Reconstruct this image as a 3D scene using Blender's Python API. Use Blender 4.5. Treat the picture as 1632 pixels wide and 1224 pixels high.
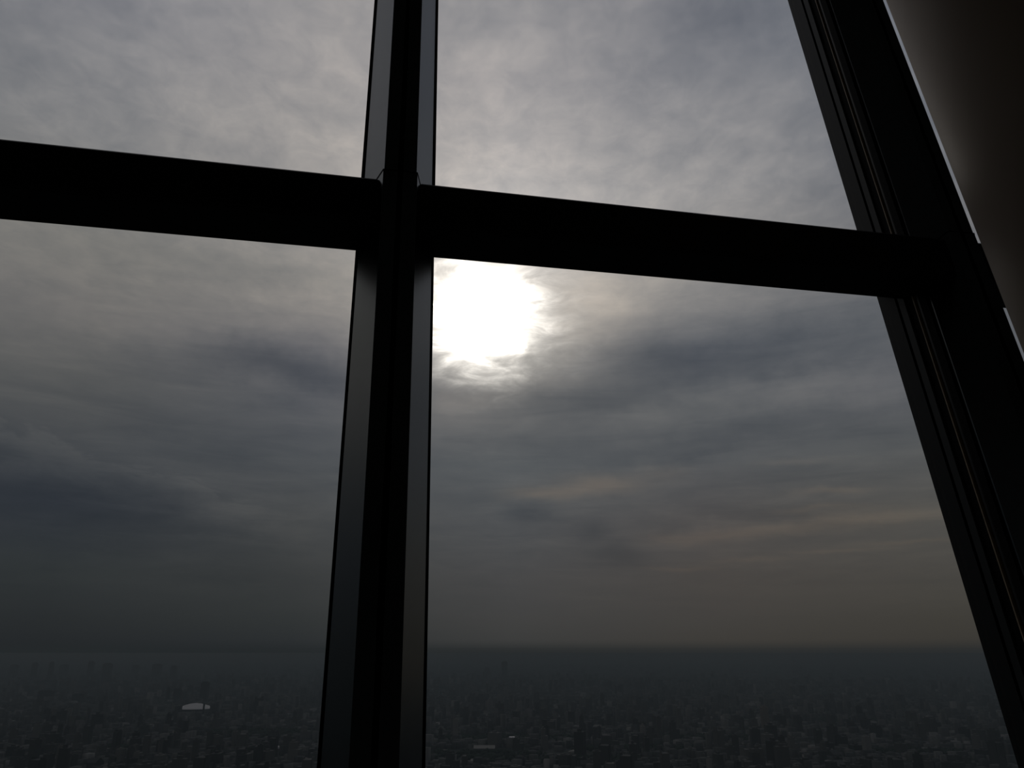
import bpy, bmesh, math, random
import numpy as np
from mathutils import Vector, Matrix

# ------------------------------------------------------------------ camera, sky, exposure
SC = bpy.context.scene
COL = SC.collection
for o in list(bpy.data.objects):
    bpy.data.objects.remove(o)

EYE = 1.62                       # the photographer's eye above the deck's floor (z = 0)
GROUND = -380.0                  # the city far below
PITCH = math.radians(18.97)
FPX = 1245.0                     # focal length in pixels of the 1632 px wide frame

cam_d = bpy.data.cameras.new('camera')
cam = bpy.data.objects.new('camera', cam_d)
COL.objects.link(cam)
cam.location = (0, 0, EYE)
cam.rotation_euler = (math.pi / 2 + PITCH, 0, 0)
cam_d.sensor_width = 36
cam_d.lens = 36 * FPX / 1632
cam_d.clip_start = 0.02
cam_d.clip_end = 200000
SC.camera = cam

SC.view_settings.view_transform = 'Standard'
SC.view_settings.look = 'None'
SC.view_settings.exposure = 0.0
SC.view_settings.gamma = 1.0
SC.view_settings.use_curve_mapping = False
SC.cycles.max_bounces = 6
SC.cycles.diffuse_bounces = 3
SC.cycles.glossy_bounces = 3
SC.cycles.volume_bounces = 0


def pix_dir(x, y):
    """World direction seen at a pixel of the 1632x1224 photograph."""
    cx, cy, cz = x - 816, -(y - 612), FPX
    s, c = math.sin(PITCH), math.cos(PITCH)
    return Vector((cx, c * cz - s * cy, s * cz + c * cy)).normalized()


def azel(x, y):
    d = pix_dir(x, y)
    return math.degrees(math.atan2(d.x, d.y)), math.degrees(math.asin(d.z))


SUN_AZ, SUN_EL = azel(768, 500)


def make_sky():
    w = bpy.data.worlds.new('overcast_sky')
    SC.world = w
    w.use_nodes = True
    nt = w.node_tree
    N, L = nt.nodes, nt.links
    N.clear()

    def new(t, **kw):
        n = N.new(t)
        for k, v in kw.items():
            setattr(n, k, v)
        return n

    def put(sock, val):
        if isinstance(val, bpy.types.NodeSocket):
            L.new(val, sock)
        else:
            sock.default_value = val

    def mt(op, a, b=0.0, c=0.0, clamp=False):
        n = new('ShaderNodeMath', operation=op, use_clamp=clamp)
        put(n.inputs[0], a); put(n.inputs[1], b); put(n.inputs[2], c)
        return n.outputs[0]

    def vm(op, a, b=(0, 0, 0), c=None):
        n = new('ShaderNodeVectorMath', operation=op)
        put(n.inputs[0], a); put(n.inputs[1], b)
        if c is not None:
            put(n.inputs[2], c)
        return n

    def mix(f, a, b):
        n = new('ShaderNodeMix', data_type='RGBA')
        put(n.inputs[0], f); put(n.inputs[6], a); put(n.inputs[7], b)
        return n.outputs[2]

    def comb(x, y, z):
        n = new('ShaderNodeCombineXYZ')
        put(n.inputs[0], x); put(n.inputs[1], y); put(n.inputs[2], z)
        return n.outputs[0]

    def noise(v, scale, detail=5, rough=0.55, dist=0.0):
        n = new('ShaderNodeTexNoise')
        put(n.inputs['Vector'], v)
        n.inputs['Scale'].default_value = scale
        n.inputs['Detail'].default_value = detail
        n.inputs['Roughness'].default_value = rough
        n.inputs['Distortion'].default_value = dist
        return n

    def ramp(f, stops, interp='LINEAR'):
        n = new('ShaderNodeValToRGB')
        r = n.color_ramp
        r.interpolation = interp
        while len(r.elements) < len(stops):
            r.elements.new(0.5)
        for e, (p, col) in zip(r.elements, stops):
            e.position = p
            e.color = (*col, 1) if len(col) == 3 else col
        put(n.inputs[0], f)
        return n.outputs[0]

    def maprange(v, a, b, c, d, smooth=False):
        n = new('ShaderNodeMapRange')
        n.clamp = True
        if smooth:
            n.interpolation_type = 'SMOOTHSTEP'
        put(n.inputs[0], v)
        for i, x in enumerate((a, b, c, d)):
            put(n.inputs[1 + i], x)
        return n.outputs[0]

    tc = new('ShaderNodeTexCoord')
    d = vm('NORMALIZE', tc.outputs['Generated']).outputs[0]
    sx = new('ShaderNodeSeparateXYZ'); L.new(d, sx.inputs[0])
    X, Y, Z = sx.outputs
    az = mt('MULTIPLY', mt('ARCTAN2', X, Y), 57.29578)
    el = mt('MULTIPLY', mt('ARCSINE', Z), 57.29578)
    A = comb(az, el, 0.0)

    # a cloud deck overhead: plan coordinates, streaky near the horizon
    hz = mt('ADD', mt('MAXIMUM', Z, 0.0), 0.10)
    deck = comb(mt('DIVIDE', X, hz), mt('DIVIDE', Y, hz), 0.0)
    n_mid = noise(deck, 3.2, 5, 0.60, 0.5).outputs['Fac']
    n_fine = noise(vm('MULTIPLY_ADD', deck, (1.0, 0.8, 1), (7.3, 2.1, 0)).outputs[0], 17.0, 4, 0.62, 0.4).outputs['Fac']
    # streaks low over the horizon (azimuth / elevation)
    st = vm('MULTIPLY_ADD', A, (0.075, 0.55, 1), (3.0, 0.0, 0)).outputs[0]
    n_str = noise(st, 1.4, 5, 0.58, 0.6).outputs['Fac']
    # ragged outlines for the large cloud masses
    wob = vm('SUBTRACT', noise(A, 0.16, 5, 0.62).outputs['Color'], (0.5, 0.5, 0.5)).outputs[0]
    Aw = vm('MULTIPLY_ADD', wob, (8.0, 4.5, 0), A).outputs[0]
    As = vm('MULTIPLY_ADD', wob, (3.6, 1.7, 0), A).outputs[0]

    # light of the deck by elevation along five bearings, as it thins and thickens
    ELS = (0, 2, 5, 9, 13, 17, 21, 26, 32, 40, 48)
    DECK = (
        (-30, ((34, 37, 40), (40, 43, 45), (47, 51, 53), (54, 58, 64), (67, 70, 74), (86, 87, 88), (105, 104, 104), (118, 117, 115), (128, 128, 130), (131, 131, 136), (133, 134, 140))),
        (-15, ((39, 42, 45), (47, 50, 51), (57, 59, 60), (68, 70, 72), (76, 79, 83), (85, 87, 92), (101, 101, 105), (138, 135, 132), (158, 154, 152), (152, 149, 150), (142, 141, 144))),
        (0, ((55, 56, 56), (63, 63, 63), (70, 70, 71), (77, 79, 82), (87, 90, 93), (103, 103, 104), (128, 125, 122), (168, 162, 157), (185, 180, 178), (156, 153, 155), (138, 138, 142))),
        (14, ((58, 56, 53), (64, 62, 60), (72, 69, 67), (79, 77, 77), (85, 87, 90), (92, 94, 97), (97, 99, 104), (138, 136, 135), (152, 150, 151), (133, 133, 138), (120, 121, 128))),
        (28, ((55, 53, 50), (62, 60, 56), (71, 69, 66), (80, 79, 77), (84, 86, 88), (88, 90, 95), (90, 93, 98), (107, 108, 112), (115, 117, 123), (106, 110, 119), (103, 107, 117))),
    )

    def to_lin(v):
        v = v / 255.0
        return ((v + 0.055) / 1.055) ** 2.4 if v > 0.04045 else v / 12.92
    e01 = maprange(el, 0, 48, 0, 1)
    sky = None
    for k, (a0, cols) in enumerate(DECK):
        c = ramp(e01, [(e / 48.0, tuple(to_lin(q) for q in col)) for e, col in zip(ELS, cols)])
        if sky is None:
            sky = c
        else:
            sky = mix(maprange(az, DECK[k - 1][0], a0, 0, 1), sky, c)

    # cloud masses: (pixel x, y of the centre, half width and half height in degrees, change of display value there, display value)
    blobs = [
        (60, 790, 8, 2.2, -6, 58), (430, 578, 4.0, 1.3, -12, 88), (510, 600, 3.5, 1.2, -8, 90), (330, 585, 6, 1.0, -4, 92), (490, 625, 2.2, 0.5, 7, 90),
        (150, 700, 5, 1.0, 4, 70), (270, 760, 5, 0.9, 4, 68), (390, 810, 5, 0.8, 3, 66), (300, 680, 6, 1.5, -4, 76),
        (480, 480, 4, 1.6, 9, 125), (420, 430, 5, 0.8, -8, 130), (200, 480, 7, 1.8, 5, 112),
        (1130, 575, 5.5, 1.7, -9, 95), (1000, 625, 4.2, 1.4, -10, 100), (890, 645, 3.8, 1.5, -9, 100), (1270, 545, 6, 1.5, -7, 92), (1040, 570, 3.0, 1.2, -9, 115),
        (1040, 650, 3.4, 0.9, 9, 95), (1310, 612, 5, 1.0, 8, 90), (1230, 685, 6, 1.1, -7, 86), (1080, 715, 5, 0.9, -6, 86), (720, 645, 2.0, 0.8, 16, 105), (750, 690, 2.4, 0.7, 7, 95), (840, 715, 6, 1.2, -6, 88),
        (960, 470, 3.5, 1.5, 20, 145), (920, 530, 2.6, 1.0, 10, 140), (1260, 765, 6, 0.9, -4, 82), (1180, 820, 6, 0.5, -4, 78),
        (838, 815, 1.4, 0.5, -7, 82), (940, 850, 1.0, 0.7, -7, 75), (1000, 890, 1.4, 0.8, -5, 73), (965, 880, 1.2, 0.4, -5, 73),
        (1190, 60, 4.0, 2.5, -8, 115), (1120, 30, 4, 2, -6, 122), (800, 30, 4, 1.6, -7, 140), (780, 90, 4, 1.4, 6, 145), (100, 30, 5, 2.5, -6, 128), (20, 110, 3, 3, -5, 128), (330, 235, 3, 0.8, -7, 140),
    ]
    stops = None
    for (px, py, ra, re, amp, ref) in blobs:
        a0, e0 = azel(px, py)
        m = vm('MULTIPLY_ADD', Aw if ra > 3.9 else As, (1 / ra, 1 / re, 0), (-a0 / ra, -e0 / re, 0)).outputs[0]
        m2 = new('ShaderNodeVectorMath', operation='DOT_PRODUCT')
        L.new(m, m2.inputs[0]); L.new(m, m2.inputs[1])
        gs = mt('POWER', 0.5, m2.outputs['Value'])
        k = 2.3 * math.log2((ref + amp) / ref)
        stops = mt('MULTIPLY', gs, k) if stops is None else mt('MULTIPLY_ADD', gs, k, stops)

    # bars of cloud low in the west that catch the sun: the same, and gold
    bars = [(955, 770, 2.6, 0.60, 0.52), (850, 786, 1.9, 0.40, 0.36), (900, 785, 2.0, 0.35, 0.22), (1060, 750, 1.6, 0.5, 0.20), (1065, 858, 1.8, 0.40, 0.20), (1150, 855, 2.6, 0.40, 0.22), (1250, 846, 2.8, 0.35, 0.20),
            (1350, 832, 2.8, 0.42, 0.22), (1450, 820, 2.6, 0.38, 0.18), (1300, 812, 2.6, 0.22, 0.22), (1330, 783, 2.0, 0.22, 0.30), (1260, 740, 2.2, 0.22, 0.14), (1080, 906, 2.2, 0.15, 0.22),
            (1200, 894, 2.6, 0.13, 0.16), (1330, 880, 2.8, 0.12, 0.18), (1450, 866, 2.6, 0.12, 0.20)]
    gold = None
    for (px, py, ra, re, amp) in bars:
        a0, e0 = azel(px, py)
        m = vm('MULTIPLY_ADD', As, (1 / ra, 1 / re, 0), (-a0 / ra, -e0 / re, 0)).outputs[0]
        m2 = new('ShaderNodeVectorMath', operation='DOT_PRODUCT')
        L.new(m, m2.inputs[0]); L.new(m, m2.inputs[1])
        gs = mt('POWER', 0.5, m2.outputs['Value'])
        gold = mt('MULTIPLY', gs, amp) if gold is None else mt('MULTIPLY_ADD', gs, amp, gold)

    # cloud texture, in stops
    hi = maprange(el, 15, 32, 0, 1)
    lo = maprange(el, 1.0, 9, 0, 1)
    tex = mt('MULTIPLY', mt('SUBTRACT', n_mid, 0.5), mt('MULTIPLY_ADD', hi, 0.65, 0.40))
    tex = mt('MULTIPLY_ADD', mt('SUBTRACT', n_fine, 0.5), mt('MULTIPLY_ADD', hi, 0.70, 0.05), tex)
    tex = mt('MULTIPLY_ADD', mt('SUBTRACT', n_str, 0.5), mt('MULTIPLY_ADD', hi, -0.5, 0.7), tex)
    stops = mt('MULTIPLY_ADD', tex, lo, stops)
    # a heap of cloud low on the left, its ragged top running down towards the mullion
    (a1, e1), (a2, e2) = azel(0, 660), azel(420, 800)
    kk = (e2 - e1) / (a2 - a1)
    wisp = noise(vm('MULTIPLY', A, (0.22, 0.60, 1)).outputs[0], 1.25, 5, 0.60, 0.5).outputs['Fac']
    edge = mt('SUBTRACT', mt('MULTIPLY_ADD', az, kk, e1 - kk * a1), el)
    edge = mt('MULTIPLY_ADD', mt('SUBTRACT', wisp, 0.5), 5.0, edge)
    heap = mt('MULTIPLY', maprange(edge, 0.0, 0.7, 0, 1, True), maprange(edge, 0.5, 3.5, 0.20, -0.10, True))
    heap = mt('MULTIPLY', heap, maprange(edge, 4.0, 7.0, 1, 0, True))
    stops = mt('MULTIPLY_ADD', heap, maprange(az, -19, -13, 1, 0, True), stops)
    stops = mt('ADD', stops, 0.11)
    # thicker cloud is bluer, thinner cloud warmer
    gain = comb(mt('POWER', 2.0, mt('MULTIPLY_ADD', stops, 1.14, mt('MULTIPLY', gold, 1.15))), mt('POWER', 2.0, mt('MULTIPLY_ADD', gold, 0.75, stops)),
                mt('POWER', 2.0, mt('MULTIPLY_ADD', stops, 0.82, mt('MULTIPLY', gold, 0.35))))
    skyv = vm('MULTIPLY', sky, gain).outputs[0]

    # the sun behind the deck, its rim torn by thin streaks
    sd = pix_dir(768, 498)
    dn = new('ShaderNodeVectorMath', operation='DOT_PRODUCT')
    L.new(d, dn.inputs[0]); dn.inputs[1].default_value = sd
    th = mt('MULTIPLY', mt('ARCCOSINE', mt('MINIMUM', dn.outputs['Value'], 1.0)), 57.29578)
    thw = mt('MAXIMUM', mt('MULTIPLY_ADD', mt('SUBTRACT', wisp, 0.5), 5.5, th), 0.0)
    below = maprange(el, SUN_EL - 6.5, SUN_EL - 3.0, 0.0, 1.0, True)
    tq = mt('MULTIPLY', thw, thw)
    glow = mt('MULTIPLY', mt('POWER', 2.718, mt('MULTIPLY', tq, -1 / (5.2 ** 2))), mt('MULTIPLY_ADD', below, 0.42, 0.06))
    glow = mt('MULTIPLY_ADD', mt('POWER', 2.718, mt('MULTIPLY', tq, -1 / (2.75 ** 2))), 4.5, glow)
    sunc = vm('SCALE', (1.0, 0.94, 0.86)).outputs[0]
    L.new(glow, sunc.node.inputs['Scale'])
    tot = vm('ADD', skyv, sunc).outputs[0]
    # murk along the horizon
    murk = maprange(el, -0.05, 0.9, 1.0, 0.0, True)
    tot = mix(murk, tot, mix(maprange(az, -22, 10, 0, 1, True), (0.0188, 0.0222, 0.0240, 1), (0.0245, 0.0268, 0.0278, 1)))
    bg = new('ShaderNodeBackground')
    L.new(tot, bg.inputs[0])
    out = new('ShaderNodeOutputWorld')
    L.new(bg.outputs[0], out.inputs[0])
    w.cycles.sampling_method = 'MANUAL'
    w.cycles.sample_map_resolution = 512


make_sky()

# ------------------------------------------------------------------ helpers
# The glazed wall leans outwards. Wall coordinates: u along it, v up it, d = distance out from the eye, square to it.
_u = Vector((0.980029, 0.198717, 0.007367)).normalized()
_v = Vector((-0.032668, 0.153137, 0.987665)).normalized()
_w = Vector((0.195141, -0.968197, 0.156573)).normalized()   # inwards
EYE_P = Vector((0, 0, EYE))


def W(u, v, d):
    return EYE_P + _u * u + _v * v - _w * d


def v_at(z, d, u=0.0):
    """v of the point at height z (from the floor), distance d and place u."""
    return (z - EYE + d * _w.z - u * _u.z) / _v.z


def link(name, me, parent=None, mat=None):
    o = bpy.data.objects.new(name, me)
    COL.objects.link(o)
    if mat is not None and me is not None:
        me.materials.append(mat)
    if parent is not None:
        o.parent = parent
    return o


def empty(name, loc=(0, 0, 0)):
    o = bpy.data.objects.new(name, None)
    o.empty_display_size = 0.1
    COL.objects.link(o)
    o.location = loc
    return o


def tag(o, label=None, cat=None, group=None, kind=None):
    for k, val in (('label', label), ('category', cat), ('group', group), ('kind', kind)):
        if val:
            o[k] = val
    return o


def mesh(name, verts, faces):
    me = bpy.data.meshes.new(name)
    me.from_pydata([tuple(p) for p in verts], [], faces)
    bm = bmesh.new(); bm.from_mesh(me)
    bmesh.ops.recalc_face_normals(bm, faces=bm.faces)
    bm.to_mesh(me); bm.free()
    return me


def upright(name, u0, prof, vb, vt, mat, parent, org, smooth=False):
    """Profile [(du, d)] run up the wall from v=vb to v=vt (numbers or one per point)."""
    n = len(prof)
    lo = [vb] * n if not isinstance(vb, (list, tuple)) else vb
    up = [vt] * n if not isinstance(vt, (list, tuple)) else vt
    vs = [W(u0 + du, lo[i], d) - org for i, (du, d) in enumerate(prof)] + \
         [W(u0 + du, up[i], d) - org for i, (du, d) in enumerate(prof)]
    fs = [(i, (i + 1) % n, n + (i + 1) % n, n + i) for i in range(n)] + [tuple(range(n))[::-1], tuple(range(n, 2 * n))]
    return link(name, mesh(name, vs, fs), parent, mat)


def level(name, prof, u0, u1, mat, parent, org):
    """Profile [(v, d)] run along the wall from u0 to u1."""
    n = len(prof)
    vs = [W(u0, v, d) - org for v, d in prof] + [W(u1, v, d) - org for v, d in prof]
    fs = [(i, (i + 1) % n, n + (i + 1) % n, n + i) for i in range(n)] + [tuple(range(n))[::-1], tuple(range(n, 2 * n))]
    return link(name, mesh(name, vs, fs), parent, mat)


def mat_new(name):
    m = bpy.data.materials.new(name)
    m.use_nodes = True
    nt = m.node_tree
    return m, nt, nt.nodes['Principled BSDF']


def paint(name, col, rough, metal=0.0, spec=0.5, var=0.15, scale=30, bump=0.0):
    m, nt, b = mat_new(name)
    tc = nt.nodes.new('ShaderNodeTexCoord')
    nz = nt.nodes.new('ShaderNodeTexNoise')
    nz.inputs['Scale'].default_value = scale
    nz.inputs['Detail'].default_value = 4
    nt.links.new(tc.outputs['Object'], nz.inputs['Vector'])
    r = nt.nodes.new('ShaderNodeValToRGB')
    r.color_ramp.elements[0].position = 0.3
    r.color_ramp.elements[1].position = 0.7
    r.color_ramp.elements[0].color = (*[c * (1 - var) for c in col], 1)
    r.color_ramp.elements[1].color = (*[c * (1 + var) for c in col], 1)
    nt.links.new(nz.outputs['Fac'], r.inputs[0])
    nt.links.new(r.outputs[0], b.inputs['Base Color'])
    b.inputs['Roughness'].default_value = rough
    b.inputs['Metallic'].default_value = metal
    b.inputs['Specular IOR Level'].default_value = spec
    if bump:
        bp = nt.nodes.new('ShaderNodeBump')
        bp.inputs['Strength'].default_value = bump
        bp.inputs['Distance'].default_value = 0.002
        nt.links.new(nz.outputs['Fac'], bp.inputs['Height'])
        nt.links.new(bp.outputs[0], b.inputs['Normal'])
    return m


M = dict(
    cover=paint('satin_grey_aluminium', (0.115, 0.122, 0.124), 0.24, 1.0, var=0.04),
    transom=paint('black_powder_coat', (0.006, 0.006, 0.006), 0.6, 0.0, 0.2, var=0.1),
    gasket=paint('black_rubber', (0.004, 0.004, 0.004), 0.7, 0.0, 0.1),
    frame=paint('dark_frame_coat', (0.011, 0.012, 0.0125), 0.5, 0.0, 0.2, var=0.1),
    band=paint('grey_frame_coat', (0.026, 0.030, 0.031), 0.5, 0.0, 0.25, var=0.1),
    bead=paint('tan_sealant', (0.42, 0.33, 0.22), 0.5, 0.0, 0.4),
    wall=paint('pale_wall', (0.62, 0.63, 0.61), 0.85, 0.0, 0.1, scale=3),
    floor=paint('grey_carpet', (0.30, 0.30, 0.29), 0.95, 0.0, 0.05, scale=200),
    column=paint('warm_grey_lacquer', (0.35, 0.275, 0.215), 0.5, 0.0, 0.06, var=0.03, scale=6),
    joint=paint('dark_joint', (0.02, 0.018, 0.016), 0.6),
)


def glass_mat():
    m = bpy.data.materials.new('clear_glass')
    m.use_nodes = True
    nt = m.node_tree
    nt.nodes.clear()
    out = nt.nodes.new('ShaderNodeOutputMaterial')
    mx = nt.nodes.new('ShaderNodeMixShader')
    tr = nt.nodes.new('ShaderNodeBsdfTransparent')
    tr.inputs[0].default_value = (0.99, 0.995, 0.992, 1)
    gl = nt.nodes.new('ShaderNodeBsdfGlossy')
    gl.inputs['Roughness'].default_value = 0.0
    gl.inputs['Color'].default_value = (0.9, 0.95, 0.93, 1)
    lw = nt.nodes.new('ShaderNodeLayerWeight')          # facing: 0 square on, 1 at grazing angles
    lw.inputs['Blend'].default_value = 0.5
    pw = nt.nodes.new('ShaderNodeMath'); pw.operation = 'POWER'
    pw.inputs[1].default_value = 5.0
    ma = nt.nodes.new('ShaderNodeMath'); ma.operation = 'MULTIPLY_ADD'
    ma.inputs[1].default_value = 0.6
    ma.inputs[2].default_value = 0.015
    nt.links.new(lw.outputs['Facing'], pw.inputs[0])
    nt.links.new(pw.outputs[0], ma.inputs[0])
    nt.links.new(ma.outputs[0], mx.inputs[0])
    nt.links.new(tr.outputs[0], mx.inputs[1])
    nt.links.new(gl.outputs[0], mx.inputs[2])
    nt.links.new(mx.outputs[0], out.inputs[0])
    return m


M['glass'] = glass_mat()

# ------------------------------------------------------------------ the glazed wall
U0, PITCH_U = 0.0802, 2.1518
BAYS = list(range(-2, 4))                       # mullion numbers; 0 and 1 are in view
Z_TOP = 5.6
V_BOT = v_at(0.0, 2.2) + 0.0
V_TOP = v_at(Z_TOP, 2.2)
JOINT = 1.858                                   # where the mullion's upper cover meets the node piece
A_, B_ = 0.0536, 0.1172
GR = 0.0085


def mullion(i, name, label):
    u0 = U0 + PITCH_U * i
    org = W(u0, V_BOT, 2.2)
    t = tag(empty(name, org), label, 'mullion', None, 'structure')

    def cover(g, dd):
        return [(-B_ - g, 2.132), (-B_ - g, 2.122 - dd), (-A_ - g, 2.0 - dd), (-GR, 2.0 - dd), (-GR, 2.03), (GR, 2.03),
                (GR, 2.0 - dd), (A_ + g, 2.0 - dd), (B_ + g, 2.122 - dd), (B_ + g, 2.132)]
    cut = [JOINT - 0.044, JOINT - 0.040, JOINT, JOINT, JOINT, JOINT, JOINT, JOINT, JOINT - 0.15, JOINT - 0.154]
    upright('upper_cover', u0, cover(0, 0), cut, V_TOP, M['cover'], t, org)
    upright('lower_cover', u0, cover(0.003, 0.001), V_BOT, [c - 0.0062 for c in cut], M['cover'], t, org)
    upright('joint_seal', u0, cover(0.0040, 0.0014), [c - 0.0062 for c in cut], cut, M['gasket'], t, org)
    upright('groove_strip', u0, [(-GR, 2.022), (GR, 2.022), (GR, 2.03), (-GR, 2.03)], V_BOT, V_TOP, M['gasket'], t, org)
    upright('core', u0, [(-0.108, 2.132), (0.108, 2.132), (0.108, 2.376), (-0.108, 2.376)], V_BOT, V_TOP, M['gasket'], t, org)
    for s in (-1, 1):
        def strip(nm, h, d0, d1, mat):
            upright(nm, u0, [(s * 0.107, d0), (s * h, d0), (s * h, d1), (s * 0.107, d1)], V_BOT, V_TOP, mat, t, org)
        strip('edge_gasket', 0.1300, 2.1345, 2.162, M['gasket'])
        upright('inner_frame', u0, [(s * 0.107, 2.163), (s * 0.1262, 2.163), (s * 0.1288, 2.170), (s * 0.1262, 2.182), (s * 0.107, 2.182)],
                V_BOT, V_TOP, M['frame'], t, org)
        strip('sealant_bead', 0.1275, 2.197, 2.2015, M['bead'])
        strip('recess', 0.121, 2.203, 2.243, M['gasket'])
        strip('glazing_frame', 0.1297, 2.243, 2.274, M['band'])
        strip('outer_cap', 0.1305, 2.287, 2.376, M['frame'])
    return t


def transom(i, name, label):
    """Box section between mullions i and i+1, level, chamfered on its inner edges."""
    ua = U0 + PITCH_U * i + 0.060
    ub = U0 + PITCH_U * (i + 1) - 0.060
    org = W(ua, 1.75, 2.2)
    t = tag(empty(name, org), label, 'transom', None, 'structure')
    k = 0.157

    def top(d):
        return 1.848 + k * (d - 2.04)

    def bot(d):
        return 1.686 + k * (d - 2.235)
    level('tube', [(top(2.235), 2.235), (top(2.042), 2.042), (top(2.02) - 0.020, 2.020), (bot(2.02) + 0.016, 2.020), (bot(2.036), 2.036),
                   (bot(2.228), 2.228), (bot(2.235) + 0.006, 2.235)], ua, ub, M['transom'], t, org)
    level('glazing_frame', [(1.79, 2.235), (1.86, 2.235), (1.86, 2.274), (1.79, 2.274)], ua + 0.05, ub - 0.05, M['gasket'], t, org)
    level('outer_cap', [(1.815, 2.287), (1.875, 2.287), (1.875, 2.376), (1.815, 2.376)], ua + 0.072, ub - 0.072, M['frame'], t, org)
    return t


def window(i, part, name, label):
    ua = U0 + PITCH_U * i + 0.109
    ub = U0 + PITCH_U * (i + 1) - 0.109
    va, vb = (1.8355, V_TOP) if part == 'upper' else (V_BOT, 1.8295)
    org = W(ua, va, 2.285)
    t = tag(empty(name, org), label, 'window', None, 'structure')
    level('pane', [(va, 2.2745), (vb, 2.2745), (vb, 2.2865), (va, 2.2865)], ua, ub, M['glass'], t, org)
    return t


mull_lab = {-2: 'dark grey metal mullion at the far end of the glazed wall', -1: 'dark grey metal mullion just beyond the picture edge',
            0: 'tall grey metal mullion with chamfered sides between the two large panes',
            1: 'slanting dark mullion next to the round column, seen from its side',
            2: 'dark mullion hidden behind the round column', 3: 'last mullion of the glazed wall behind the round column'}
for n, i in enumerate(BAYS):
    mullion(i, 'trim_%d' % (n + 1), mull_lab[i])
tr_lab = {-2: 'black horizontal transom out of the picture', -1: 'black horizontal transom crossing the bay on the far side of the grey mullion from the sun',
          0: 'black horizontal transom just above the bright sun', 1: 'short piece of black transom seen in the slit beside the round column',
          2: 'black transom hidden behind the round column'}
for n, i in enumerate(BAYS[:-1]):
    transom(i, 'trim_%d' % (n + 7), tr_lab[i])
win_lab = {(-1, 'upper'): 'clear upper pane before pale rippled cloud', (-1, 'lower'): 'clear lower pane before the dim sky and the domed stadium',
           (0, 'upper'): 'clear upper pane above the bar and the sun', (0, 'lower'): 'clear lower pane the bright sun shines through',
           (1, 'upper'): 'sliver of clear upper pane in the slit beside the round column', (1, 'lower'): 'sliver of clear lower pane in the slit beside the round column'}
n = 0
for i in (-1, 0, 1, -2, 2):
    for part in ('upper', 'lower'):
        n += 1
        window(i, part, 'window_%d' % n, win_lab.get((i, part), 'clear pane of the glazed wall out of the picture'))

# ------------------------------------------------------------------ the room behind the glass (dark deck)
UL, UR = U0 - 2 * PITCH_U, U0 + 3 * PITCH_U
BACK = -7.0


def slab(name, pts, thick, mat, label):
    """Closed plate: polygon pts pushed out by the vector thick."""
    org = pts[0].copy()
    n = len(pts)
    vs = [p - org for p in pts] + [p + thick - org for p in pts]
    fs = [tuple(range(n)), tuple(range(n, 2 * n))[::-1]] + [(i, (i + 1) % n, n + (i + 1) % n, n + i) for i in range(n)]
    o = link(name, mesh(name, vs, fs), None, mat)
    o.location = org
    return tag(o, label, None, None, 'structure')


def zp(u, z, d):
    return W(u, v_at(z, d, u), d)


slab('floor', [zp(UL - .3, 0, 2.376), zp(UR + .3, 0, 2.376), zp(UR + .3, 0, BACK), zp(UL - .3, 0, BACK)], Vector((0, 0, -0.2)), M['floor'], 'grey carpeted deck floor')
slab('ceiling', [zp(UL - .3, Z_TOP - .02, 2.376), zp(UR + .3, Z_TOP - .02, 2.376), zp(UR + .3, Z_TOP - .02, BACK), zp(UL - .3, Z_TOP - .02, BACK)], Vector((0, 0, 0.2)), M['wall'], 'pale deck ceiling')
for nm, uu, sg in (('wall_left', UL - .13, -1), ('wall_right', UR + .13, 1)):
    slab(nm, [zp(uu, 0, 2.376), zp(uu, Z_TOP, 2.376), zp(uu, Z_TOP, BACK), zp(uu, 0, BACK)], _u * 0.2 * sg, M['wall'], 'pale end wall of the deck')
slab('wall_back', [zp(UL - .3, 0, BACK), zp(UR + .3, 0, BACK), zp(UR + .3, Z_TOP, BACK), zp(UL - .3, Z_TOP, BACK)],
     Vector((_w.x, _w.y, 0)).normalized() * 0.2, M['wall'], 'pale back wall of the deck')

# the round column that leans with the glass
CR = 0.40
TAN = 1.1513


def column():
    ang = math.atan(TAN) + math.asin(CR / 1.95)
    cu, cd = 1.95 * math.sin(ang), 1.95 * math.cos(ang)
    vb, vt = v_at(0.0, cd, cu), v_at(Z_TOP - .02, cd, cu)
    org = W(cu, vb, cd)
    t = tag(empty('round_column', org), 'smooth round column in warm grey lacquer leaning beside the slanting mullion', 'column')
    n = 96
    prof = [(CR * math.cos(2 * math.pi * k / n), cd + CR * math.sin(2 * math.pi * k / n)) for k in range(n)]
    lo = [v_at(0.002, d, cu + q) for q, d in prof]
    up = [v_at(Z_TOP - .022, d, cu + q) for q, d in prof]
    o = upright('shaft', cu, prof, lo, up, M['column'], t, org)
    for p in o.data.polygons:
        p.use_smooth = len(p.vertices) == 4
    prof2 = [((CR + .012) * math.cos(2 * math.pi * k / n), cd + (CR + .012) * math.sin(2 * math.pi * k / n)) for k in range(n)]
    o = upright('base_ring', cu, prof2, [v_at(0.002, d, cu + q) for q, d in prof2], [v_at(0.12, d, cu + q) for q, d in prof2], M['joint'], t, org)
    for p in o.data.polygons:
        p.use_smooth = len(p.vertices) == 4


column()

# ------------------------------------------------------------------ the city far below
rng = np.random.default_rng(11)
random.seed(4)


def on_ground(px, py):
    d = pix_dir(px, py)
    t = (GROUND - EYE) / d.z
    return Vector((d.x * t, d.y * t, GROUND))


def px_of(x, y, z):
    s, c = math.sin(PITCH), math.cos(PITCH)
    zz = z - EYE
    dep = c * y + s * zz
    up = -s * y + c * zz
    return 816 + FPX * x / dep, 612 - FPX * up / dep


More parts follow.
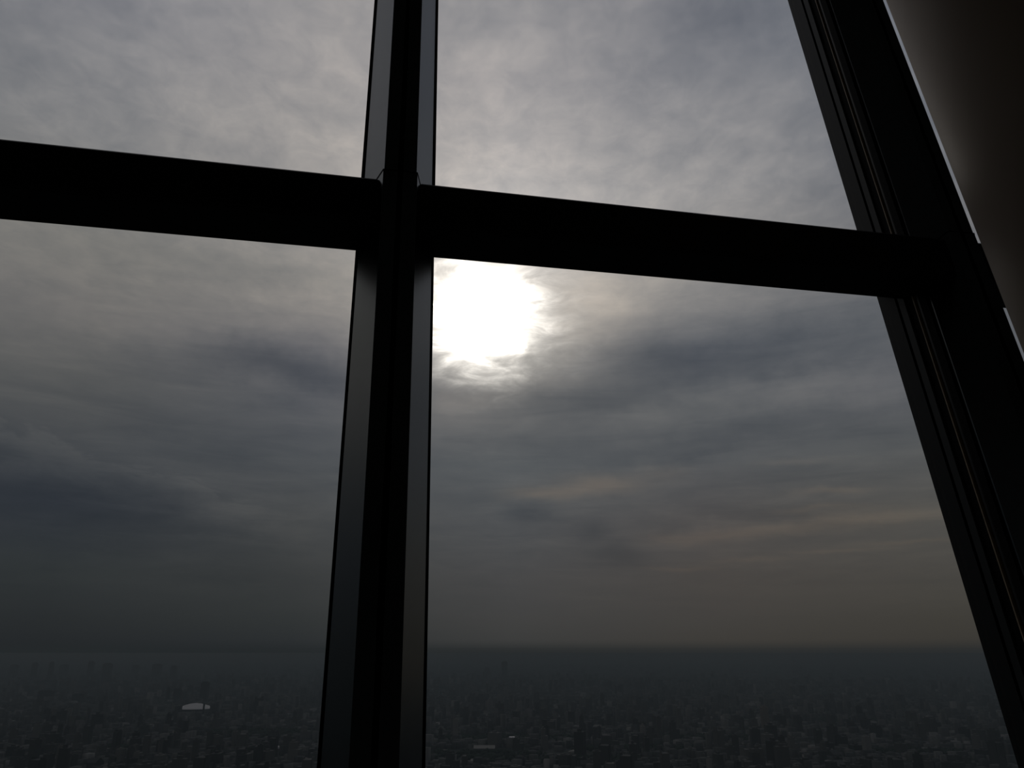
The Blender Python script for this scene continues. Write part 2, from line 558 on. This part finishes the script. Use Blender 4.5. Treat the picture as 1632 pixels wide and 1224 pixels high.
def city_mat(name, stops, rough=0.8, attr=None):
    m, nt, b = mat_new(name)
    r = nt.nodes.new('ShaderNodeValToRGB')
    while len(r.color_ramp.elements) < len(stops):
        r.color_ramp.elements.new(0.5)
    for e, (p, c) in zip(r.color_ramp.elements, stops):
        e.position = p
        e.color = (*c, 1)
    r.color_ramp.interpolation = 'CONSTANT'
    if attr:
        a = nt.nodes.new('ShaderNodeAttribute')
        a.attribute_name = attr
        nt.links.new(a.outputs['Fac'], r.inputs[0])
    else:
        a = nt.nodes.new('ShaderNodeObjectInfo')
        nt.links.new(a.outputs['Random'], r.inputs[0])
    nt.links.new(r.outputs[0], b.inputs['Base Color'])
    b.inputs['Roughness'].default_value = rough
    b.inputs['Specular IOR Level'].default_value = 0.2
    return m


TONES = [(0.0, (0.020, 0.021, 0.022)), (0.25, (0.032, 0.033, 0.033)), (0.5, (0.045, 0.045, 0.043)), (0.72, (0.062, 0.061, 0.058)), (0.88, (0.085, 0.083, 0.078)), (0.965, (0.14, 0.135, 0.128))]


def ground():
    m, nt, b = mat_new('city_ground')
    tc = nt.nodes.new('ShaderNodeTexCoord')
    nz = nt.nodes.new('ShaderNodeTexNoise')
    nz.inputs['Scale'].default_value = 0.004
    nz.inputs['Detail'].default_value = 8
    nt.links.new(tc.outputs['Object'], nz.inputs['Vector'])
    r = nt.nodes.new('ShaderNodeValToRGB')
    r.color_ramp.elements[0].position = 0.38
    r.color_ramp.elements[0].color = (0.010, 0.014, 0.012, 1)
    r.color_ramp.elements[1].position = 0.62
    r.color_ramp.elements[1].color = (0.030, 0.032, 0.031, 1)
    nt.links.new(nz.outputs['Fac'], r.inputs[0])
    nt.links.new(r.outputs[0], b.inputs['Base Color'])
    b.inputs['Roughness'].default_value = 0.9
    b.inputs['Specular IOR Level'].default_value = 0.1
    S = 70000
    vs = [(-S, -2000, 0), (S, -2000, 0), (S, S, 0), (-S, S, 0), (-S, -2000, -20), (S, -2000, -20), (S, S, -20), (-S, S, -20)]
    fs = [(0, 1, 2, 3), (7, 6, 5, 4), (0, 4, 5, 1), (1, 5, 6, 2), (2, 6, 7, 3), (3, 7, 4, 0)]
    o = link('ground', mesh('ground', vs, fs), None, m)
    o.location = (0, 0, GROUND)
    tag(o, 'dark city ground far below the windows', None, None, 'structure')


ground()

# parks: dark tree-covered patches without buildings (pixel centre, half width and half length in metres)
PARKS = [(800, 1178, 420, 130), (740, 1205, 330, 120), (900, 1213, 380, 90), (420, 1170, 380, 200), (90, 1150, 420, 180), (1130, 1178, 350, 110), (1010, 1195, 280, 90),
         (1450, 1200, 260, 90), (200, 1195, 200, 90), (1300, 1150, 500, 160)]
PARKS = [(on_ground(a, b), w_, l_) for a, b, w_, l_ in PARKS]
DOME = on_ground(311, 1132)


LANDMARKS = ((324, 1119, 11), (323, 1143, 3), (281, 1119, 10), (266, 1119, 5), (70, 1124, 18), (122, 1124, 14), (776, 1078, 8), (804, 1080, 10), (820, 1082, 9), (1221, 1166, 11),
             (1206, 1200, 14), (1468, 1168, 12), (440, 1197, 9), (14, 1154, 20), (8, 1131, 16), (816, 1181, 9), (772, 1196, 34), (758, 1219, 16), (918, 1202, 26), (848, 1201, 18),
             (700, 1157, 14), (1545, 1072, 16))
KEEP = [(on_ground(a, b).x, on_ground(a, b).y, 45 + c / FPX * on_ground(a, b).y * 0.9) for a, b, c in LANDMARKS]


def free(x, y, r=0):
    for c, w_, l_ in PARKS:
        if ((x - c.x) / w_) ** 2 + ((y - c.y) / l_) ** 2 < 1:
            return False
    for kx, ky, kr in KEEP:
        if (x - kx) ** 2 + (y - ky) ** 2 < kr * kr:
            return False
    if abs(x - DOME.x) < 190 and -700 < y - DOME.y < 190:
        return False
    return True


# six shapes of building, unit footprint and height: main block, setbacks, plant room on the roof
def block_mesh(kind):
    bm = bmesh.new()

    def bx(x0, x1, y0, y1, z0, z1):
        vs = [bm.verts.new(p) for p in ((x0, y0, z0), (x1, y0, z0), (x1, y1, z0), (x0, y1, z0), (x0, y0, z1), (x1, y0, z1), (x1, y1, z1), (x0, y1, z1))]
        for f in ((0, 1, 5, 4), (1, 2, 6, 5), (2, 3, 7, 6), (3, 0, 4, 7), (4, 5, 6, 7), (3, 2, 1, 0)):
            bm.faces.new([vs[k] for k in f])

    if kind == 0:      # flat-roofed block with plant room
        bx(-.5, .5, -.5, .5, 0, .9); bx(-.2, .15, -.2, .2, .9, 1)
    elif kind == 1:    # stepped block
        bx(-.5, .5, -.5, .5, 0, .6); bx(-.5, .1, -.4, .4, .6, .92); bx(-.4, -.1, -.2, .2, .92, 1)
    elif kind == 2:    # tower on a podium
        bx(-.5, .5, -.5, .5, 0, .18); bx(-.3, .3, -.32, .32, .18, .95); bx(-.15, .15, -.15, .15, .95, 1)
    elif kind == 3:    # L-shaped block
        bx(-.5, .5, -.5, -.1, 0, 1); bx(-.5, -.1, -.1, .5, 0, .85)
    elif kind == 4:    # pitched hall
        z = .6
        p = [(-.5, -.5, 0), (.5, -.5, 0), (.5, .5, 0), (-.5, .5, 0), (-.5, -.5, z), (.5, -.5, z), (.5, .5, z), (-.5, .5, z), (-.5, 0, 1), (.5, 0, 1)]
        v = [bm.verts.new(q) for q in p]
        for f in ((0, 1, 5, 4), (2, 3, 7, 6), (4, 5, 9, 8), (6, 7, 8, 9), (1, 2, 6, 9, 5), (3, 0, 4, 8, 7), (3, 2, 1, 0)):
            bm.faces.new([v[k] for k in f])
    else:              # slab with stair towers at its ends
        bx(-.44, .44, -.5, .5, 0, .92); bx(-.5, -.44, -.3, .3, 0, 1); bx(.44, .5, -.3, .3, 0, 1)
    bmesh.ops.recalc_face_normals(bm, faces=bm.faces)
    me = bpy.data.meshes.new('block')
    bm.to_mesh(me); bm.free()
    return me


B_MAT = [city_mat('city_render_%d' % k, [(0, c)]) for k, (_, c) in enumerate(TONES)]
TONE_W = ['dark grey', 'grey', 'grey-brown', 'pale grey', 'pale', 'whitish']
KIND_W = ['flat-roofed block', 'stepped block', 'tower on a podium', 'angled block', 'pitched-roof hall', 'long slab block']
PROTO = {}


def proto(kind, tone):
    if (kind, tone) not in PROTO:
        me = block_mesh(kind)
        me.materials.append(B_MAT[tone])
        PROTO[(kind, tone)] = me
    return PROTO[(kind, tone)]


def zone(px):
    if px < 170: return 'far from the mullion in the dome pane'
    if px < 380: return 'nearer than the domed stadium'
    if px < 560: return 'between dome and grey mullion'
    if px < 860: return 'just past the grey mullion'
    if px < 1130: return 'around the dark park'
    if px < 1400: return 'around the lone tower'
    return 'by the slanting mullion'


# scattered buildings
cand = []
for r0, r1, cnt, big in ((1500, 2750, 2800, 1.0), (2750, 6200, 12500, 1.0), (6200, 13000, 15000, 1.25), (13000, 26000, 5000, 1.8)):
    rr = np.sqrt(rng.uniform(r0 * r0, r1 * r1, cnt))
    aa = np.radians(rng.uniform(-37, 36, cnt))
    for r, a in zip(rr, aa):
        x, y = r * math.sin(a), r * math.cos(a)
        if not free(x, y):
            continue
        wx, wy = rng.uniform(12, 38, 2) * big
        clump = 0.5 + 0.5 * math.sin(x * 0.0021 + 1.3) * math.cos(y * 0.0014 + x * 0.0006)
        h = rng.gamma(2.2, 6.0) + 6
        if rng.random() < 0.035 + 0.07 * clump:
            h += rng.uniform(20, 75)
        tone = int(rng.choice(6, p=[.22, .26, .23, .16, .09, .04]))
        kind = int(rng.choice(6, p=[.3, .18, .1, .16, .12, .14])) if h < 45 else int(rng.choice([0, 2, 5, 1]))
        cand.append((x, y, wx, wy, h, tone, kind, rng.uniform(-.35, .35) + (0.3 if x > 500 else -0.2)))


def shown(c):
    x, y, wx, wy, h = c[:5]
    px, py = px_of(x, y, GROUND + h)
    if not (-10 < px < 1625 and py < 1222) or 506 < px < 684:
        return -1
    if px > 1250 + 370 * py / 1224 - 6:
        return -1
    return max(wx, wy) * (h + 6) / (y * y)


order = sorted(range(len(cand)), key=lambda k: -shown(cand[k]))
near, rest = order[:300], order[300:]
for k in near:
    x, y, wx, wy, h, tone, kind, rot = cand[k]
    o = link('city_building', proto(kind, tone))
    o.location = (x, y, GROUND)
    o.rotation_euler = (0, 0, rot)
    o.scale = (wx * 1.2, wy * 1.2, h)
    z = zone(px_of(x, y, GROUND)[0])
    tag(o, 'hazy %s %s %s' % (TONE_W[tone], KIND_W[kind], z), 'building', '%s %ss %s' % (TONE_W[tone], KIND_W[kind], z))

# all the rest of the sprawl: one mesh
unit = np.array([(-.5, -.5, 0), (.5, -.5, 0), (.5, .5, 0), (-.5, .5, 0), (-.5, -.5, 1), (.5, -.5, 1), (.5, .5, 1), (-.5, .5, 1)], float)
uf = np.array([(0, 1, 5, 4), (1, 2, 6, 5), (2, 3, 7, 6), (3, 0, 4, 7), (4, 5, 6, 7)])
nb = len(rest)
V = np.zeros((nb, 8, 3)); tones = np.zeros(nb)
for j, k in enumerate(rest):
    x, y, wx, wy, h, tone, kind, rot = cand[k]
    c, s = math.cos(rot), math.sin(rot)
    q = unit * (wx, wy, h)
    V[j, :, 0] = q[:, 0] * c - q[:, 1] * s + x
    V[j, :, 1] = q[:, 0] * s + q[:, 1] * c + y
    V[j, :, 2] = q[:, 2]
    tones[j] = TONES[tone][0] + 0.01
F = (uf[None] + (np.arange(nb) * 8)[:, None, None]).reshape(-1, 4)
me = bpy.data.meshes.new('city_sprawl')
me.vertices.add(nb * 8); me.vertices.foreach_set('co', V.ravel())
me.loops.add(F.size); me.loops.foreach_set('vertex_index', F.ravel().astype(np.int32))
me.polygons.add(len(F)); me.polygons.foreach_set('loop_start', np.arange(0, F.size, 4, dtype=np.int32))
at = me.attributes.new('tone', 'FLOAT', 'FACE')
at.data.foreach_set('value', np.repeat(tones, 5).astype(np.float32))
me.update(); me.validate()
o = link('city_sprawl', me, None, city_mat('sprawl_render', TONES, attr='tone'))
o.location = (0, 0, GROUND)
tag(o, 'hazy sprawl of low buildings reaching to the horizon', 'city', None, 'stuff')

# tree cover of the parks: one mesh of low crowns
bm = bmesh.new()
ico = bmesh.ops.create_icosphere(bm, subdivisions=1, radius=1.0)
iv = np.array([v.co for v in bm.verts]); bm.verts.index_update(); bm.faces.ensure_lookup_table()
iff = np.array([[v.index for v in f.verts] for f in bm.faces]); bm.free()
pts = []
for c, w_, l_ in PARKS:
    for _ in range(int(w_ * l_ / 190)):
        a, r = rng.uniform(0, 6.283), math.sqrt(rng.random())
        pts.append((c.x + math.cos(a) * r * w_, c.y + math.sin(a) * r * l_, rng.uniform(6, 13), rng.uniform(6, 11)))
pts = np.array(pts)
jit = rng.uniform(.8, 1.2, (len(pts), 12, 1))
TV = iv[None] * jit * np.stack([pts[:, 2], pts[:, 2], pts[:, 3]], 1)[:, None] + np.stack([pts[:, 0], pts[:, 1], pts[:, 3] * .8], 1)[:, None]
TF = (iff[None] + (np.arange(len(pts)) * 12)[:, None, None]).reshape(-1, 3)
me = bpy.data.meshes.new('park_trees')
me.vertices.add(len(pts) * 12); me.vertices.foreach_set('co', TV.ravel())
me.loops.add(TF.size); me.loops.foreach_set('vertex_index', TF.ravel().astype(np.int32))
me.polygons.add(len(TF)); me.polygons.foreach_set('loop_start', np.arange(0, TF.size, 3, dtype=np.int32))
me.update(); me.validate()
o = link('park_trees', me, None, paint('park_foliage', (0.012, 0.019, 0.013), 0.9, 0, 0.1, var=0.3, scale=0.01))
o.location = (0, 0, GROUND)
tag(o, 'dark tree cover of the city parks', 'trees', None, 'stuff')


# landmarks one can pick out
def lathe(name, prof, n, mat, parent, sy=1.0):
    vs, fs = [], []
    for r, z in prof:
        for k in range(n):
            a = 2 * math.pi * k / n
            vs.append((r * math.cos(a), r * math.sin(a) * sy, z))
    for j in range(len(prof) - 1):
        for k in range(n):
            fs.append((j * n + k, j * n + (k + 1) % n, (j + 1) * n + (k + 1) % n, (j + 1) * n + k))
    fs.append(tuple(range(n))[::-1]); fs.append(tuple(range((len(prof) - 1) * n, len(prof) * n)))
    o = link(name, mesh(name, vs, fs), parent, mat)
    for p in o.data.polygons:
        p.use_smooth = len(p.vertices) == 4
    return o


white_roof = paint('white_membrane', (0.52, 0.50, 0.49), 0.6, 0, 0.3, var=0.03, scale=0.05)
grey_conc = paint('grey_concrete', (0.05, 0.05, 0.05), 0.85, 0, 0.2, scale=0.05)
dark_tower = paint('dark_tower_cladding', (0.022, 0.025, 0.028), 0.6, 0, 0.3, scale=0.05)
tan_tower = paint('tan_tower_cladding', (0.11, 0.095, 0.08), 0.7, 0, 0.3, scale=0.05)

R_D = 27.0 / FPX * math.hypot(DOME.y, GROUND) / 1.0
st = tag(empty('domed_stadium', DOME), 'low white domed stadium standing out pale in the hazy city', 'stadium')
lathe('wall', [(R_D * .96, 0), (R_D * .96, 9), (R_D * 1.0, 10), (R_D, 12)], 48, grey_conc, st)
lathe('dome_roof', [(R_D * .995 * q, 12 + 35 * (1 - q ** 1.7)) for q in (1, .95, .88, .78, .65, .5, .33, .15, .03)], 48, white_roof, st)


def tower(px, py_base, py_top, wpx, mat, label, name='high_rise', depth=None):
    b = on_ground(px, py_base)
    dist = b.y * math.cos(PITCH) + (GROUND - EYE) * math.sin(PITCH)
    h = (py_base - py_top) / FPX * dist
    w_ = wpx / FPX * dist
    dp = depth or w_ * .8
    t = tag(empty(name, b), label, 'tower')

    def bxm(nm, x0, x1, y0, y1, z0, z1, m=mat):
        vs = [(x0, y0, z0), (x1, y0, z0), (x1, y1, z0), (x0, y1, z0), (x0, y0, z1), (x1, y0, z1), (x1, y1, z1), (x0, y1, z1)]
        link(nm, mesh(nm, vs, [(0, 1, 5, 4), (1, 2, 6, 5), (2, 3, 7, 6), (3, 0, 4, 7), (4, 5, 6, 7), (3, 2, 1, 0)]), t, m)
    bxm('podium', -w_ * .7, w_ * .7, -dp * .7, dp * .7, 0, h * .12, grey_conc)
    bxm('shaft', -w_ * .5, w_ * .5, -dp * .5, dp * .5, h * .12, h * .94)
    bxm('roof_plant', -w_ * .3, w_ * .3, -dp * .3, dp * .3, h * .94, h)
    return t


tower(324, 1119, 1088, 11, dark_tower, 'dark high-rise rising right behind the pale dome')
tower(323, 1143, 1122, 2.5, dark_tower, 'thin dark chimney-like tower in front of the pale dome')
tower(281, 1119, 1098, 10, dark_tower, 'dark wide high-rise beside the pale dome, away from the mullion')
tower(266, 1119, 1096, 5, dark_tower, 'slim dark high-rise, second from the pale dome')
tower(70, 1124, 1101, 18, dark_tower, 'broad dark block alone near the edge of the dome pane')
tower(122, 1124, 1106, 14, dark_tower, 'broad dark block between the edge block and the dome')
tower(776, 1078, 1064, 8, dark_tower, 'faint far high-rise just past the grey mullion, the shorter of a pair')
tower(804, 1080, 1055, 10, dark_tower, 'faint far high-rise, the taller of a pair under the sun')
tower(820, 1082, 1074, 9, dark_tower, 'faint low block beside the pair of far high-rises')
tower(1221, 1166, 1127, 11, tan_tower, 'lone brownish tower under the lower pane past the park')
tower(1206, 1200, 1162, 14, dark_tower, 'dark tower in front of the lone brownish tower')
tower(1468, 1168, 1153, 12, grey_conc, 'grey block near the foot of the slanting mullion')
for q, (px, pt, wp) in enumerate(((20, 1060, 9), (52, 1057, 7), (78, 1056, 6), (100, 1060, 10), (142, 1055, 8), (168, 1058, 12), (214, 1061, 9), (248, 1059, 12), (275, 1062, 8))):
    tower(px, 1079 + (q % 3) * 3, pt, wp, dark_tower, 'faint tower %s of the hazy skyline in the dome pane' %
          ('first', 'second', 'third', 'fourth', 'fifth', 'sixth', 'seventh', 'eighth', 'ninth')[q] + ', counted from the picture edge')


def hall(px, py, wpx, label, mat=white_roof, arch=False):
    b = on_ground(px, py)
    dist = b.y * math.cos(PITCH) + (GROUND - EYE) * math.sin(PITCH)
    w_ = wpx / FPX * dist
    t = tag(empty('roofed_hall', b), label, 'hall')
    me = block_mesh(4 if not arch else 0)
    if arch:
        lathe('wall', [(w_ * .5, 0), (w_ * .5, 6)], 24, grey_conc, t, .7)
        lathe('roof', [(w_ * .5 * math.cos(a), 6 + w_ * .16 * math.sin(a)) for a in (0, .4, .8, 1.2, 1.5)], 24, mat, t, .7)
        return
    dp = 60
    vs = [(-w_ / 2, -dp / 2, 0), (w_ / 2, -dp / 2, 0), (w_ / 2, dp / 2, 0), (-w_ / 2, dp / 2, 0), (-w_ / 2, -dp / 2, 10), (w_ / 2, -dp / 2, 10), (w_ / 2, dp / 2, 10), (-w_ / 2, dp / 2, 10)]
    link('wall', mesh('wall', vs, [(0, 1, 5, 4), (1, 2, 6, 5), (2, 3, 7, 6), (3, 0, 4, 7), (4, 5, 6, 7), (3, 2, 1, 0)]), t, grey_conc)
    vs = [(-w_ / 2, -dp / 2, 10), (w_ / 2, -dp / 2, 10), (w_ / 2, dp / 2, 10), (-w_ / 2, dp / 2, 10), (-w_ / 2, 0, 20), (w_ / 2, 0, 20)]
    link('roof', mesh('roof', vs, [(0, 1, 5, 4), (2, 3, 4, 5), (1, 2, 5), (3, 0, 4), (3, 2, 1, 0)]), t, mat)


pale_roof = paint('pale_sheet_roof', (0.11, 0.105, 0.095), 0.6, 0, 0.3, var=0.05, scale=0.05)
hall(440, 1197, 9, 'tiny bright white roof between the dome and the grey mullion')
hall(14, 1154, 20, 'pale long roof at the picture edge under the skyline', pale_roof)
hall(8, 1131, 16, 'pale roof just beyond the long one at the picture edge', pale_roof)
hall(816, 1181, 9, 'tiny yellowish bright roof in the dark park under the sun')
hall(772, 1196, 34, 'long pale roof at the edge of the dark park', pale_roof)
hall(758, 1219, 16, 'bright low roof at the bottom of the sunny pane', pale_roof)
hall(918, 1202, 26, 'pale rounded roof like a small dome in the sunny pane', pale_roof, True)
hall(848, 1201, 18, 'dim rounded roof between the long pale roof and the small dome', grey_conc, True)
hall(700, 1157, 14, 'pale flat roof close to the grey mullion in the sunny pane', pale_roof)
hall(1545, 1072, 16, 'far pale roof near the horizon beside the slanting mullion', pale_roof)


# ------------------------------------------------------------------ haze lying over the city
def haze(name, z0, z1, dens, albedo, label):
    S = 69000
    vs = [(-S, 600, z0), (S, 600, z0), (S, S, z0), (-S, S, z0), (-S, 600, z1), (S, 600, z1), (S, S, z1), (-S, S, z1)]
    me = mesh(name, vs, [(0, 1, 5, 4), (1, 2, 6, 5), (2, 3, 7, 6), (3, 0, 4, 7), (4, 5, 6, 7), (3, 2, 1, 0)])
    m = bpy.data.materials.new(name)
    m.use_nodes = True
    nt = m.node_tree
    nt.nodes.clear()
    out = nt.nodes.new('ShaderNodeOutputMaterial')
    pv = nt.nodes.new('ShaderNodeVolumePrincipled')
    pv.inputs['Density'].default_value = dens
    pv.inputs['Color'].default_value = (*albedo, 1)
    pv.inputs['Absorption Color'].default_value = (0, 0, 0, 1)
    pv.inputs['Anisotropy'].default_value = 0.0
    nt.links.new(pv.outputs[0], out.inputs['Volume'])
    o = link(name, me, None, m)
    tag(o, label, 'haze', None, 'stuff')
    return o


haze('haze', GROUND - 5, GROUND + 250, 1.45e-4, (0.220, 0.270, 0.287), 'blue-grey haze lying over the whole city')
haze('haze', GROUND + 254, GROUND + 350, 1.45e-4, (0.258, 0.294, 0.302), 'paler thin top layer of the haze along the horizon')
